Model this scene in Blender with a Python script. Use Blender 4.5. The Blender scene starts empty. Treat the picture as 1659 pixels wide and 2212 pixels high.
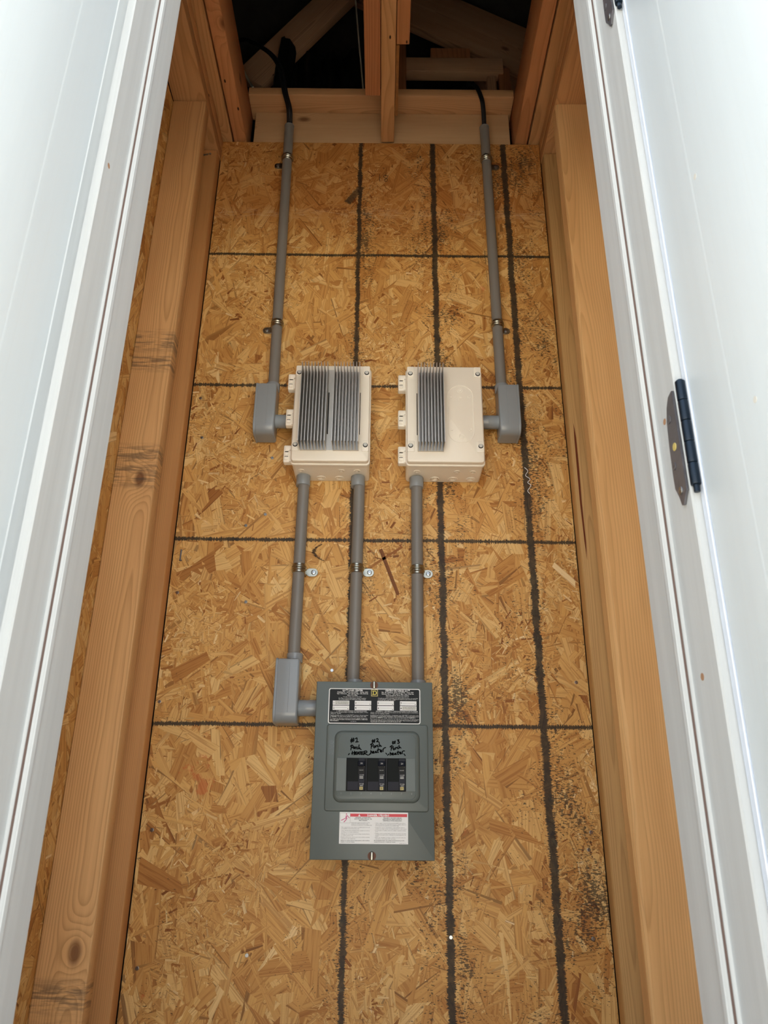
import bpy, bmesh, math, random
from mathutils import Vector, Matrix

S = bpy.context.scene
COL = S.collection
R = math.radians
random.seed(7)

# ---------------------------------------------------------------- camera
TH, RO = R(22.47), R(0.563)
F_ = Vector((0, math.cos(TH), math.sin(TH)))
R0 = Vector((1, 0, 0)); U0 = Vector((0, -math.sin(TH), math.cos(TH)))
RR = R0 * math.cos(RO) + U0 * math.sin(RO); UU = U0 * math.cos(RO) - R0 * math.sin(RO)
cd = bpy.data.cameras.new('camera'); cam = bpy.data.objects.new('camera', cd); COL.objects.link(cam)
cam.matrix_world = Matrix(((RR.x, UU.x, -F_.x, 0), (RR.y, UU.y, -F_.y, 0), (RR.z, UU.z, -F_.z, 0), (0, 0, 0, 1)))
cd.sensor_fit = 'VERTICAL'; cd.sensor_height = 36; cd.lens = 36 * 1661 / 2212
cd.clip_start = 0.02
cd.dof.use_dof = True; cd.dof.focus_distance = 1.6; cd.dof.aperture_fstop = 13
S.camera = cam

# ---------------------------------------------------------------- light and exposure
S.view_settings.view_transform = 'Standard'; S.view_settings.look = 'None'
S.view_settings.exposure = 0.62; S.view_settings.gamma = 1; S.view_settings.use_curve_mapping = False
W = bpy.data.worlds.new('sky'); S.world = W; W.use_nodes = True
wn = W.node_tree; wn.nodes.clear()
wo = wn.nodes.new('ShaderNodeOutputWorld'); wb = wn.nodes.new('ShaderNodeBackground')
wt = wn.nodes.new('ShaderNodeTexCoord'); ws = wn.nodes.new('ShaderNodeSeparateXYZ'); wr = wn.nodes.new('ShaderNodeValToRGB')
wr.color_ramp.elements[0].position = 0.0; wr.color_ramp.elements[0].color = (0.95, 0.97, 1.0, 1)
wr.color_ramp.elements[1].position = 0.9; wr.color_ramp.elements[1].color = (0.62, 0.80, 1.0, 1)
wn.links.new(wt.outputs['Generated'], ws.inputs[0]); wn.links.new(ws.outputs['Z'], wr.inputs[0])
wn.links.new(wr.outputs[0], wb.inputs[0]); wb.inputs[1].default_value = 1.5
wn.links.new(wb.outputs[0], wo.inputs[0])
sl = bpy.data.lights.new('sun', 'SUN'); sl.energy = 22.0; sl.angle = R(1.0); sl.color = (1.0, 0.95, 0.88)
so = bpy.data.objects.new('sun', sl); COL.objects.link(so)
so.rotation_euler = Vector((0.70, 0.20, 1.0)).normalized().to_track_quat('Z', 'Y').to_euler()  # from behind the building

# ---------------------------------------------------------------- helpers
def lin(h):
    c = [int(h[i:i + 2], 16) / 255 for i in (0, 2, 4)]
    return tuple((x / 12.92 if x <= .04045 else ((x + .055) / 1.055) ** 2.4) for x in c) + (1,)

class NT:
    """small wrapper for building a node material"""
    def __init__(s, name):
        s.m = bpy.data.materials.new(name); s.m.use_nodes = True; s.t = s.m.node_tree; s.t.nodes.clear()
        s.o = s.n('ShaderNodeOutputMaterial'); s.b = s.n('ShaderNodeBsdfPrincipled'); s.l(s.b.outputs[0], s.o.inputs[0])
    def n(s, k, **kw):
        x = s.t.nodes.new(k)
        for a, v in kw.items(): setattr(x, a, v)
        return x
    def l(s, a, b): s.t.links.new(a, b)
    def put(s, sock, v):
        if isinstance(v, bpy.types.NodeSocket): s.l(v, sock)
        elif v is not None: sock.default_value = v
    def math(s, op, a, b=None, c=None, clamp=False):
        x = s.n('ShaderNodeMath', operation=op); x.use_clamp = clamp
        for i, v in enumerate((a, b, c)): s.put(x.inputs[i], v)
        return x.outputs[0]
    def vmath(s, op, a, b=None):
        x = s.n('ShaderNodeVectorMath', operation=op); s.put(x.inputs[0], a); s.put(x.inputs[1], b); return x.outputs[0]
    def obj(s): return s.n('ShaderNodeTexCoord').outputs['Object']
    def rnd(s): return s.n('ShaderNodeObjectInfo').outputs['Random']
    def xyz(s, v):
        x = s.n('ShaderNodeSeparateXYZ'); s.l(v, x.inputs[0]); return x.outputs
    def comb(s, a, b, c):
        x = s.n('ShaderNodeCombineXYZ')
        for i, v in enumerate((a, b, c)): s.put(x.inputs[i], v)
        return x.outputs[0]
    def noise(s, v, sc=1, det=2, rough=.5, dist=0):
        x = s.n('ShaderNodeTexNoise'); s.put(x.inputs['Vector'], v); x.inputs['Scale'].default_value = sc
        x.inputs['Detail'].default_value = det; x.inputs['Roughness'].default_value = rough; x.inputs['Distortion'].default_value = dist
        return x.outputs['Fac']
    def ramp(s, f, stops):
        x = s.n('ShaderNodeValToRGB'); e = x.color_ramp.elements
        while len(e) < len(stops): e.new(0.5)
        for q, (p, c) in zip(e, stops): q.position = p; q.color = c if len(c) == 4 else tuple(c) + (1,)
        s.put(x.inputs[0], f); return x.outputs[0]
    def step(s, f, a, b):
        x = s.n('ShaderNodeMapRange'); x.clamp = True; s.put(x.inputs[0], f); s.put(x.inputs[1], a); s.put(x.inputs[2], b); return x.outputs[0]
    def mix(s, f, a, b, mode='MIX'):
        x = s.n('ShaderNodeMix', data_type='RGBA', blend_type=mode); s.put(x.inputs[0], f); s.put(x.inputs[6], a); s.put(x.inputs[7], b); return x.outputs[2]
    def bump(s, h, st=.3, d=.001):
        x = s.n('ShaderNodeBump'); s.put(x.inputs['Height'], h); x.inputs['Strength'].default_value = st; x.inputs['Distance'].default_value = d
        s.l(x.outputs[0], s.b.inputs['Normal'])
    def fin(s, col=None, rough=.5, metal=0, spec=.5, coat=0):
        s.put(s.b.inputs['Base Color'], col); s.put(s.b.inputs['Roughness'], rough); s.put(s.b.inputs['Metallic'], metal)
        s.b.inputs['Specular IOR Level'].default_value = spec
        if coat: s.b.inputs['Coat Weight'].default_value = coat
        return s.m

def simple(name, hexc, rough=.5, metal=0, var=.06, sc=30, bump=0, spec=.5):
    t = NT(name); o = t.obj(); n = t.noise(o, sc, 4, .6)
    c = lin(hexc); a = tuple(x * (1 - var) for x in c[:3]) + (1,); b = tuple(min(1, x * (1 + var)) for x in c[:3]) + (1,)
    col = t.ramp(n, [(.3, a), (.7, b)])
    if bump: t.bump(t.noise(o, sc * 12, 3), bump, .0006)
    return t.fin(col, rough, metal, spec)

def wood(name, early, late, ringk=330, knots=True, amp=.02, dark=1.22, stain=None, rough=.62):
    """sawn softwood: rings about a pith beside the board, object Z along the board"""
    t = NT(name); o = t.obj(); r = t.rnd()
    sh = t.vmath('SCALE', t.comb(t.math('MULTIPLY', r, 3.1), t.math('MULTIPLY', r, 1.7), t.math('MULTIPLY', r, 11.3)))
    sh.node.inputs['Scale'].default_value = 4.0
    p = t.vmath('ADD', o, sh); x, y, z = t.xyz(o)
    low = t.noise(t.vmath('MULTIPLY', p, (3.5, 3.5, 1.1)), 1, 2, .5)
    lowb = t.noise(t.vmath('MULTIPLY', p, (9, 9, 3.2)), 1, 2, .5)
    ox = t.math('ADD', x, t.math('MULTIPLY', t.math('SUBTRACT', t.math('FRACT', t.math('MULTIPLY', r, 7.13)), .5), .09))
    oy = t.math('ADD', y, t.math('ADD', .028, t.math('MULTIPLY', t.math('FRACT', t.math('MULTIPLY', r, 3.37)), .05)))
    d = t.math('SQRT', t.math('ADD', t.math('MULTIPLY', ox, ox), t.math('MULTIPLY', oy, oy)))
    d = t.math('ADD', d, t.math('MULTIPLY', low, amp * 1.6)); d = t.math('ADD', d, t.math('MULTIPLY', lowb, amp * .35))
    kn = None
    if knots:
        v = t.n('ShaderNodeTexVoronoi'); t.l(t.vmath('MULTIPLY', p, (7.5, 7.5, 4.2)), v.inputs['Vector']); v.inputs['Scale'].default_value = 1
        kd = v.outputs['Distance']; sep = t.n('ShaderNodeSeparateColor'); t.l(v.outputs['Color'], sep.inputs[0])
        keep = t.math('GREATER_THAN', sep.outputs[0], .45)
        bul = t.math('MULTIPLY', t.math('POWER', 2.718, t.math('MULTIPLY', t.math('MULTIPLY', kd, kd), -26)), keep)
        d = t.math('ADD', d, t.math('MULTIPLY', bul, .022))
        kn = t.math('MULTIPLY', t.step(kd, .105, .05), keep)
    ph = t.math('FRACT', t.math('MULTIPLY', d, ringk))
    late_f = t.math('MULTIPLY', t.math('POWER', ph, 2.6), t.step(ph, 1.0, .9))
    fib = t.noise(t.vmath('MULTIPLY', p, (420, 420, 7)), 1, 3, .6)
    tone = t.noise(t.vmath('MULTIPLY', p, (14, 14, 1.6)), 1, 3, .6)
    f = t.math('ADD', t.math('MULTIPLY', late_f, .75), t.math('MULTIPLY', t.math('SUBTRACT', fib, .5), .7), clamp=True)
    col = t.mix(f, lin(early), lin(late))
    col = t.mix(t.step(tone, .35, .75), col, t.mix(1.0, col, (.84, .78, .72, 1), 'MULTIPLY'))
    rv = t.math('ADD', .88, t.math('MULTIPLY', t.math('FRACT', t.math('MULTIPLY', r, 5.77)), .2))
    rc = t.n('ShaderNodeCombineColor'); [t.put(rc.inputs[i], t.math('MULTIPLY', rv, dark)) for i in range(3)]
    col = t.mix(1.0, col, rc.outputs[0], 'MULTIPLY')
    if kn is not None: col = t.mix(t.math('MULTIPLY', kn, .8), col, lin('5d3319'))
    pit = t.n('ShaderNodeTexVoronoi'); t.l(t.vmath('MULTIPLY', p, (24, 24, 11)), pit.inputs['Vector']); pit.inputs['Scale'].default_value = 1
    ps = t.n('ShaderNodeSeparateColor'); t.l(pit.outputs['Color'], ps.inputs[0])
    pm = t.math('MULTIPLY', t.step(pit.outputs['Distance'], .075, .045), t.math('GREATER_THAN', ps.outputs[1], .8))
    col = t.mix(pm, col, lin('2e1c12'))
    if stain:                                            # dirt rubbed across the board at a few heights
        m = None
        for zc, w in stain:
            q = t.step(t.math('ABSOLUTE', t.math('SUBTRACT', z, zc)), w, w * .3); m = q if m is None else t.math('MAXIMUM', m, q)
        h = t.noise(t.vmath('MULTIPLY', p, (16, 16, 130)), 1, 3, .7)
        m = t.math('MULTIPLY', m, t.step(h, .44, .58)); col = t.mix(t.math('MULTIPLY', m, .62), col, lin('4a4038'))
    t.bump(t.math('ADD', t.math('MULTIPLY', f, .7), fib), .25, .0006)
    return t.fin(col, rough, spec=.3)

def paint(name, hexc, rough=.45, grain=.35, streak=.05):
    t = NT(name); o = t.obj(); g = t.noise(t.vmath('MULTIPLY', o, (260, 260, 5)), 1, 3, .6); s2 = t.noise(t.vmath('MULTIPLY', o, (60, 60, 1.6)), 1, 4, .6)
    c = lin(hexc); a = tuple(x * (1 - streak * 2.2) for x in c[:3]) + (1,)
    col = t.ramp(s2, [(.3, a), (.62, c)])
    col = t.mix(t.math('MULTIPLY', t.step(g, .62, .8), .12), col, lin('b9ab94'))
    t.bump(g, grain, .0005); return t.fin(col, rough, spec=.4)

def marks(t, o, col):
    """painted layout grid, overspray specks and scuffs of the sheathing, in wall coordinates"""
    x, y, z = t.xyz(o)
    hz = t.noise(t.comb(t.math('MULTIPLY', x, 30), 0, t.math('MULTIPLY', z, 520)), 1, 2, .6)
    hx = t.noise(t.comb(t.math('MULTIPLY', x, 520), 0, t.math('MULTIPLY', z, 30)), 1, 2, .6)
    wz = t.noise(t.comb(5, 2, t.math('MULTIPLY', z, 9)), 1, 3, .6)
    wv = t.noise(t.comb(5, 7, t.math('MULTIPLY', z, 40)), 1, 2, .6)
    m = None
    for xc, dr, w, k in ((-.0735, .0035, .0056, .0), (.1315, .002, .0074, 2.0), (.3355, .003, .0080, 4.0)):
        c = t.math('ADD', xc, t.math('MULTIPLY', t.math('SUBTRACT', .8, z), dr))
        c = t.math('ADD', c, t.math('MULTIPLY', t.math('SUBTRACT', wz, .5), .011))
        d = t.math('ABSOLUTE', t.math('SUBTRACT', x, c))
        d = t.math('ADD', d, t.math('MULTIPLY', t.math('SUBTRACT', hz, .5), .017))
        d = t.math('ADD', d, t.math('MULTIPLY', t.math('SUBTRACT', wv, .5), .012))
        q = t.step(d, w + .0006, w - .0006); m = q if m is None else t.math('MAXIMUM', m, q)
    for zc in (.2010, .6110, 1.0200, 1.4290):
        d = t.math('ABSOLUTE', t.math('SUBTRACT', z, t.math('ADD', zc, t.math('MULTIPLY', t.math('SUBTRACT', t.noise(t.comb(t.math('MULTIPLY', x, 12), 3, zc), 1, 3), .5), .006))))
        d = t.math('ADD', d, t.math('MULTIPLY', t.math('SUBTRACT', hx, .5), .016))
        m = t.math('MAXIMUM', m, t.step(d, .0046, .0034))
    # overspray specks: printed in fine horizontal lines, gathered in clouds right of each line
    cl = t.noise(t.comb(t.math('MULTIPLY', x, 9), 8, t.math('MULTIPLY', z, 5)), 1, 3, .65)
    near = None
    for xc, w in ((-.06, .05), (.10, .07), (.155, .06), (.345, .1), (.40, .1)):
        q = t.step(t.math('ABSOLUTE', t.math('SUBTRACT', x, xc)), w, 0); near = q if near is None else t.math('MAXIMUM', near, q)
    dens = t.math('MULTIPLY', t.step(cl, .44, .70), t.math('ADD', .15, near))
    sp = t.noise(t.comb(t.math('MULTIPLY', x, 120), 4, t.math('MULTIPLY', z, 300)), 1, 2, .7)
    sp = t.math('MULTIPLY', t.step(t.math('ADD', sp, t.math('MULTIPLY', dens, .22)), .645, .675), t.math('GREATER_THAN', dens, .08))
    m = t.math('MAXIMUM', m, t.math('MULTIPLY', sp, .85))
    # slanting smear beside the first line
    dx = t.math('SUBTRACT', x, -.091); dz = t.math('SUBTRACT', z, 1.6415)
    u = t.math('ADD', t.math('MULTIPLY', dx, .54), t.math('MULTIPLY', dz, .842)); v = t.math('SUBTRACT', t.math('MULTIPLY', dz, .54), t.math('MULTIPLY', dx, .842))
    b = t.math('MAXIMUM', t.math('SUBTRACT', t.math('ABSOLUTE', u), .036), t.math('SUBTRACT', t.math('ABSOLUTE', v), .0095))
    b = t.math('ADD', b, t.math('MULTIPLY', t.math('SUBTRACT', hz, .5), .012)); m = t.math('MAXIMUM', m, t.math('MULTIPLY', t.step(b, .002, -.002), .85))
    fade = t.math('ADD', .80, t.math('MULTIPLY', t.noise(o, 40, 3, .7), .25), clamp=True)
    scr = t.math('SINE', t.math('MULTIPLY', z, 2400)); col = t.mix(t.math('MULTIPLY', t.math('MULTIPLY', t.step(scr, .3, 1), t.step(t.noise(o, 7, 2), .45, .62)), .16), col, lin('5a3816'))
    pink = t.math('MULTIPLY', t.step(t.math('ADD', t.noise(o, 26, 4, .7), t.math('MULTIPLY', t.step(t.math('ADD', t.math('ABSOLUTE', t.math('ADD', x, .37)), t.math('ABSOLUTE', t.math('SUBTRACT', z, .09))), .11, 0), .2)), .68, .74), .45)
    col = t.mix(pink, col, lin('c4552a'))
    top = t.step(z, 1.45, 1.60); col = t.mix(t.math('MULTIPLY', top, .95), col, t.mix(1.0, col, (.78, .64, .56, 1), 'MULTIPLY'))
    scuff = t.math('MULTIPLY', t.step(t.math('ABSOLUTE', t.math('SUBTRACT', z, 1.572)), .022, .004), t.step(t.noise(t.vmath('MULTIPLY', o, (30, 1, 160)), 1, 3, .7), .45, .7))
    col = t.mix(t.math('MULTIPLY', scuff, .38), col, lin('e8cfa8'))
    return t.mix(t.math('MULTIPLY', m, fade), col, lin('26241f'))

def strand_mat(name, marked=True, mul=1.0):
    t = NT(name); o = t.obj()
    tone = t.n('ShaderNodeAttribute', attribute_name='tone').outputs['Fac']
    seed = t.n('ShaderNodeAttribute', attribute_name='seed').outputs['Fac']
    uv = t.n('ShaderNodeAttribute', attribute_name='fuv').outputs['Vector']; u, v, _ = t.xyz(uv)
    st = t.noise(t.comb(t.math('MULTIPLY', u, 9), t.math('MULTIPLY', v, t.math('ADD', 150, t.math('MULTIPLY', t.math('FRACT', t.math('MULTIPLY', seed, 7.3)), 260))), t.math('MULTIPLY', seed, 57)), 1, 3, .55, .4)
    fine = t.noise(t.comb(t.math('MULTIPLY', u, 40), t.math('MULTIPLY', v, 1400), t.math('MULTIPLY', seed, 91)), 1, 2, .6)
    col = t.ramp(tone, [(0, lin('70421c')), (.08, lin('9a602a')), (.25, lin('c48c49')), (.6, lin('dfae66')), (.86, lin('efcb8a')), (1, lin('fbe6ba'))])
    blotch = t.noise(o, 5, 3, .6)
    col = t.mix(t.step(blotch, .35, .7), col, t.mix(1.0, col, (.86, .80, .72, 1), 'MULTIPLY'))
    f = t.math('MULTIPLY', t.step(st, .48, .62), .62)
    col = t.mix(f, col, t.mix(1.0, col, (.58, .42, .30, 1), 'MULTIPLY'))
    col = t.mix(t.math('MULTIPLY', t.step(fine, .58, .75), .2), col, t.mix(1.0, col, (.55, .42, .3, 1), 'MULTIPLY'))
    hw = t.n('ShaderNodeAttribute', attribute_name='halfwidth').outputs['Fac']
    ed = t.math('MULTIPLY', t.step(t.math('SUBTRACT', hw, t.math('ABSOLUTE', v)), .0009, .0002), t.math('GREATER_THAN', hw, .001))
    col = t.mix(t.math('MULTIPLY', ed, t.math('MULTIPLY', t.math('FRACT', t.math('MULTIPLY', seed, 13.7)), .75)), col, lin('6d431d'))
    chip = t.noise(o, 95, 3, .7, .6); col = t.mix(t.math('MULTIPLY', t.step(chip, .69, .73), .8), col, lin('4b2812'))
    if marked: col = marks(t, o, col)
    col = t.mix(1.0, col, (mul, mul, mul, 1), 'MULTIPLY')
    t.bump(t.math('ADD', st, t.math('MULTIPLY', fine, .4)), .45, .0012)
    return t.fin(col, .55, spec=.35)

def link(o, parent=None):
    COL.objects.link(o)
    if parent: o.parent = parent
    return o
def bobj(name, bm, mat, parent=None, smooth=False, angle=40):
    me = bpy.data.meshes.new(name); bmesh.ops.recalc_face_normals(bm, faces=bm.faces[:]); bm.to_mesh(me); bm.free()
    me.materials.append(mat)
    if smooth:
        for p in me.polygons: p.use_smooth = True
        me.set_sharp_from_angle(angle=R(angle))
    return link(bpy.data.objects.new(name, me), parent)
def thing(name, label, cat, group=None, loc=(0, 0, 0)):
    o = bpy.data.objects.new(name, None); o.empty_display_size = .05; o.location = loc; COL.objects.link(o)
    o['label'] = label; o['category'] = cat
    if group: o['group'] = group
    return o
def struct(o, label=None):
    o['kind'] = 'structure'
    if label: o['label'] = label
    return o
def sempty(name, label=None):
    return struct(link(bpy.data.objects.new(name, None)), label)

def box(bm, x0, x1, y0, y1, z0, z1, bev=0, seg=2):
    r = bmesh.ops.create_cube(bm, size=1, matrix=Matrix.Translation(((x0 + x1) / 2, (y0 + y1) / 2, (z0 + z1) / 2)) @ Matrix.Diagonal((x1 - x0, y1 - y0, z1 - z0, 1)))
    if bev:
        es = list({e for v in r['verts'] for e in v.link_edges}); bmesh.ops.bevel(bm, geom=es, offset=bev, segments=seg, affect='EDGES', profile=.5)
    return bm
def B(*a, **k): return box(bmesh.new(), *a, **k)

AX = {'X': Matrix(((0, 0, 1), (1, 0, 0), (0, 1, 0))), 'Y': Matrix(((1, 0, 0), (0, 0, 1), (0, -1, 0))), 'Z': Matrix.Identity(3)}
def board(name, parent, mat, x0, x1, y0, y1, z0, z1, ax='Z', bev=.003, flip=False):
    """sawn board with eased edges; its object Z runs along the grain"""
    d = Vector((x1 - x0, y1 - y0, z1 - z0)); M = AX[ax]
    if flip: M = M @ Matrix.Rotation(math.pi, 3, 'Z')
    l = M.transposed() @ d; l = [abs(q) / 2 for q in l]
    bm = B(-l[0], l[0], -l[1], l[1], -l[2], l[2], bev=bev)
    o = bobj(name, bm, mat, parent, smooth=True, angle=50)
    o.matrix_world = Matrix.Translation(((x0 + x1) / 2, (y0 + y1) / 2, (z0 + z1) / 2)) @ M.to_4x4()
    return o
def beam(name, parent, mat, a, b, w, t, roll=0, bev=.003):
    """board from a to b: w wide seen from the front, t thick"""
    a, b = Vector(a), Vector(b); L = (b - a).length
    bm = B(-w / 2, w / 2, -t / 2, t / 2, -L / 2, L / 2, bev=bev)
    o = bobj(name, bm, mat, parent, smooth=True, angle=50)
    zc = (b - a).normalized(); yc = Vector((0, 1, 0)); yc = (yc - zc * yc.dot(zc)).normalized(); xc = yc.cross(zc)
    M = Matrix((xc, yc, zc)).transposed(); o.matrix_world = Matrix.Translation((a + b) / 2) @ M.to_4x4() @ Matrix.Rotation(roll, 4, 'Z')
    return o
def prism(name, parent, mat, pts, z0, z1, smooth=False):
    """an XY outline run up along Z"""
    bm = bmesh.new(); a = [bm.verts.new((x, y, z0)) for x, y in pts]; b = [bm.verts.new((x, y, z1)) for x, y in pts]
    n = len(pts); bm.faces.new(a[::-1]); bm.faces.new(b)
    for i in range(n): bm.faces.new((a[i], a[(i + 1) % n], b[(i + 1) % n], b[i]))
    return bobj(name, bm, mat, parent, smooth)
def rr(x0, x1, z0, z1, r, n=6):
    """rounded rectangle outline"""
    r = min(r, (x1 - x0) / 2, (z1 - z0) / 2); P = []
    for cx, cz, a0 in ((x1 - r, z1 - r, 0), (x0 + r, z1 - r, 90), (x0 + r, z0 + r, 180), (x1 - r, z0 + r, 270)):
        for i in range(n + 1): a = R(a0 + 90 * i / n); P.append((cx + r * math.cos(a), cz + r * math.sin(a)))
    return P
def slab(bm, x0, x1, z0, z1, yf, yb, r=.004, ch=0, chr_=None, n=6):
    """rounded rectangle facing the viewer at yf, back at yb, its front edge chamfered by ch"""
    def loop(e, y): return [bm.verts.new((x, y, z)) for x, z in rr(x0 + e, x1 - e, z0 + e, z1 - e, max(r - e, .0003), n)]
    L = [loop(0, yb)]
    d = ch if chr_ is None else chr_
    if ch: L.append(loop(0, yf + d)); L.append(loop(ch * .3, yf + d * .35)); L.append(loop(ch, yf))
    else: L.append(loop(0, yf))
    k = len(L[0])
    for a, b in zip(L, L[1:]):
        for i in range(k): bm.faces.new((a[i], a[(i + 1) % k], b[(i + 1) % k], b[i]))
    bm.faces.new(L[0]); bm.faces.new(L[-1]); return bm
def SL(*a, **k): return slab(bmesh.new(), *a, **k)
def cyl(bm, c, ax, r, h, n=24, bev=0, r2=None):
    q = Vector((0, 0, 1)).rotation_difference(Vector(ax)).to_matrix().to_4x4()
    g = bmesh.ops.create_cone(bm, cap_ends=True, segments=n, radius1=r, radius2=r if r2 is None else r2, depth=h, matrix=Matrix.Translation(c) @ q)
    if bev:
        es = [e for e in {e for v in g['verts'] for e in v.link_edges} if len(e.link_faces) == 2 and max(len(f.verts) for f in e.link_faces) > 4]
        bmesh.ops.bevel(bm, geom=es, offset=bev, segments=2, affect='EDGES', profile=.5)
    return bm
def CY(*a, **k): return cyl(bmesh.new(), *a, **k)
def tube(bm, pts, r, n=8, closed=False, up=Vector((0, 1, 0)), flat=1.0):
    pts = [Vector(p) for p in pts]; N = len(pts); rings = []
    for i, p in enumerate(pts):
        a = pts[(i - 1) % N] if (closed or i > 0) else p; b = pts[(i + 1) % N] if (closed or i < N - 1) else p
        t = (b - a).normalized(); u = up - t * up.dot(t)
        if u.length < 1e-4: u = Vector((1, 0, 0)) - t * t.x
        u.normalize(); w = t.cross(u)
        rings.append([bm.verts.new(p + w * (r * math.cos(2 * math.pi * k / n)) + u * (r * flat * math.sin(2 * math.pi * k / n))) for k in range(n)])
    for i in range(N if closed else N - 1):
        A, C = rings[i], rings[(i + 1) % N]
        for k in range(n): bm.faces.new((A[k], A[(k + 1) % n], C[(k + 1) % n], C[k]))
    if not closed: bm.faces.new(rings[0][::-1]); bm.faces.new(rings[-1])
    return bm
def spline(P, m=8):
    P = [Vector(p) for p in P]; Q = [P[0] * 2 - P[1]] + P + [P[-1] * 2 - P[-2]]; out = []
    for i in range(1, len(Q) - 2):
        a, b, c, d = Q[i - 1:i + 3]
        for k in range(m):
            t = k / m; out.append(.5 * ((2 * b) + (c - a) * t + (2 * a - 5 * b + 4 * c - d) * t * t + (3 * b - a - 3 * c + d) * t ** 3))
    out.append(P[-1]); return out

def strands(name, parent, mat, w, h, n_big, n_small, M, seed=1, thick=.0014):
    """pressed wood strands: thousands of thin overlapping chips lying on the sheet, u right, v up, lifted towards -w"""
    rnd = random.Random(seed); V = []; Fc = []; tone = []; sd = []; uv = []; hw = []
    def flake(cx, cz, L, Wd, a, tn, lift):
        ca, sa = math.cos(a), math.sin(a); s = rnd.random(); i0 = len(V)
        e1, e2, k = rnd.uniform(-.25, .25), rnd.uniform(-.25, .25), rnd.uniform(-.5, .5)
        P = [(-.5, -.5 + e1), (-.5 + k * Wd / L, .5), (0, .5 + rnd.uniform(-.12, .12)), (.5 + k * Wd / L, .5 - e2), (.5, -.5), (.02, -.5 + rnd.uniform(-.12, .12))]
        ti = rnd.uniform(-.0003, .0003); tj = rnd.uniform(-.0002, .0002)
        for p, q in P:
            x = min(max(cx + p * L * ca - q * Wd * sa, 0), w); z = min(max(cz + p * L * sa + q * Wd * ca, 0), h)
            V.append(M @ Vector((x, -lift - ti * p * 2 - tj * q * 2, z))); tone.append(tn); sd.append(s); uv.append((p * L, q * Wd, Wd / 2 - abs(q * Wd) if abs(p) > .1 or 1 else 0))
        hw.extend([Wd / 2] * 6); Fc.append(tuple(range(i0, i0 + 6)))
    for i in range(n_big):
        L = rnd.uniform(.045, .135); Wd = rnd.uniform(.008, .026) if rnd.random() < .7 else rnd.uniform(.022, .040)
        a = rnd.gauss(math.pi / 2, .75) if rnd.random() < .6 else rnd.uniform(0, math.pi)
        tn = .16 + .74 * rnd.betavariate(2.3, 2.0)
        if rnd.random() < .02: tn = rnd.uniform(.12, .22)
        flake(rnd.uniform(-.01, w + .01), rnd.uniform(-.01, h + .01), L, Wd, a, tn, rnd.uniform(.0004, thick))
    for i in range(n_big // 18):
        flake(rnd.uniform(0, w), rnd.uniform(0, h), rnd.uniform(.10, .19), rnd.uniform(.016, .034), rnd.gauss(math.pi / 2, .8), rnd.uniform(.3, .85), thick)
    for i in range(n_small):
        # chips gather in patches
        cx, cz = rnd.uniform(0, w), rnd.uniform(0, h)
        if math.sin(cx * 17 + 1.3 * math.sin(cz * 9)) + math.sin(cz * 13 + 2 * math.sin(cx * 11)) < rnd.uniform(.0, 1.5): continue
        flake(cx, cz, rnd.uniform(.006, .026), rnd.uniform(.0012, .006), rnd.uniform(0, math.pi), rnd.choice((rnd.uniform(.55, .95), rnd.uniform(.35, .7), rnd.uniform(.05, .25) if rnd.random() < .3 else .65)), thick + rnd.uniform(-.0002, .0006))
    me = bpy.data.meshes.new(name); me.from_pydata(V, [], Fc)
    for nm, ty, dat in (('tone', 'FLOAT', tone), ('seed', 'FLOAT', sd), ('halfwidth', 'FLOAT', hw)):
        at = me.attributes.new(nm, ty, 'POINT'); at.data.foreach_set('value', dat)
    at = me.attributes.new('fuv', 'FLOAT_VECTOR', 'POINT'); at.data.foreach_set('vector', [c for p in uv for c in p])
    me.materials.append(mat); o = link(bpy.data.objects.new(name, me), parent); o['kind'] = 'stuff'; return o

def text_bm(bm, s, x, z, h, y, align='L', width=None, bold=0):
    """flat lettering facing the viewer, its baseline at z; width squeezes it to fit"""
    cu = bpy.data.curves.new('t', 'FONT'); cu.body = s; cu.size = 1; cu.resolution_u = 1; cu.offset = bold
    cu.align_x = {'L': 'LEFT', 'C': 'CENTER', 'R': 'RIGHT'}[align]
    ob = bpy.data.objects.new('t', cu); COL.objects.link(ob); dg = bpy.context.evaluated_depsgraph_get()
    me = bpy.data.meshes.new_from_object(ob.evaluated_get(dg)); bpy.data.objects.remove(ob); bpy.data.curves.remove(cu)
    if not me.vertices: return
    k = h / .72; w0 = max(v.co.x for v in me.vertices) - min(v.co.x for v in me.vertices)
    kx = k if width is None else width / w0
    me.transform(Matrix(((kx, 0, 0, x), (0, 0, 0, y), (0, k, 0, z), (0, 0, 0, 1)))); bm.from_mesh(me); bpy.data.meshes.remove(me)

# ---------------------------------------------------------------- materials
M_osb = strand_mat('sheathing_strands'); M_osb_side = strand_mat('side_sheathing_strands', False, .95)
M_osb_core = simple('sheathing_core', '8a5a2a', .8, var=.2, sc=60)
M_studL = wood('stud_pine', 'cfa371', 'a07747', 300, stain=((.43, .035), (.375, .03), (.145, .03), (.10, .04), (-.835, .03), (-.90, .035)))
M_studR = wood('stud_spruce', 'd8b07b', 'bb9260', 240, amp=.03)
M_studB = wood('stud_fir', 'bf8c58', '9a6c42', 420, amp=.016, knots=False)
M_studBR = wood('stud_weathered', 'c6a06a', '9e7a4c', 380, amp=.016, knots=False)
M_plate = wood('plate_pine', 'bf9265', '976f45', 300)
M_joist = wood('joist_fir', 'b9835a', '986640', 190, amp=.03)
M_joistR = wood('joist_red', 'ab7550', '845236', 420, amp=.012, knots=False)
M_block = wood('block_spruce', 'c2a07a', 'aa865c', 170, amp=.045)
M_flat = wood('block_pine', 'bb9068', '936a44', 260, amp=.04)
M_attic = wood('old_truss_wood', '9a7a60', '6f543f', 220, dark=2.2)
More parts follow.
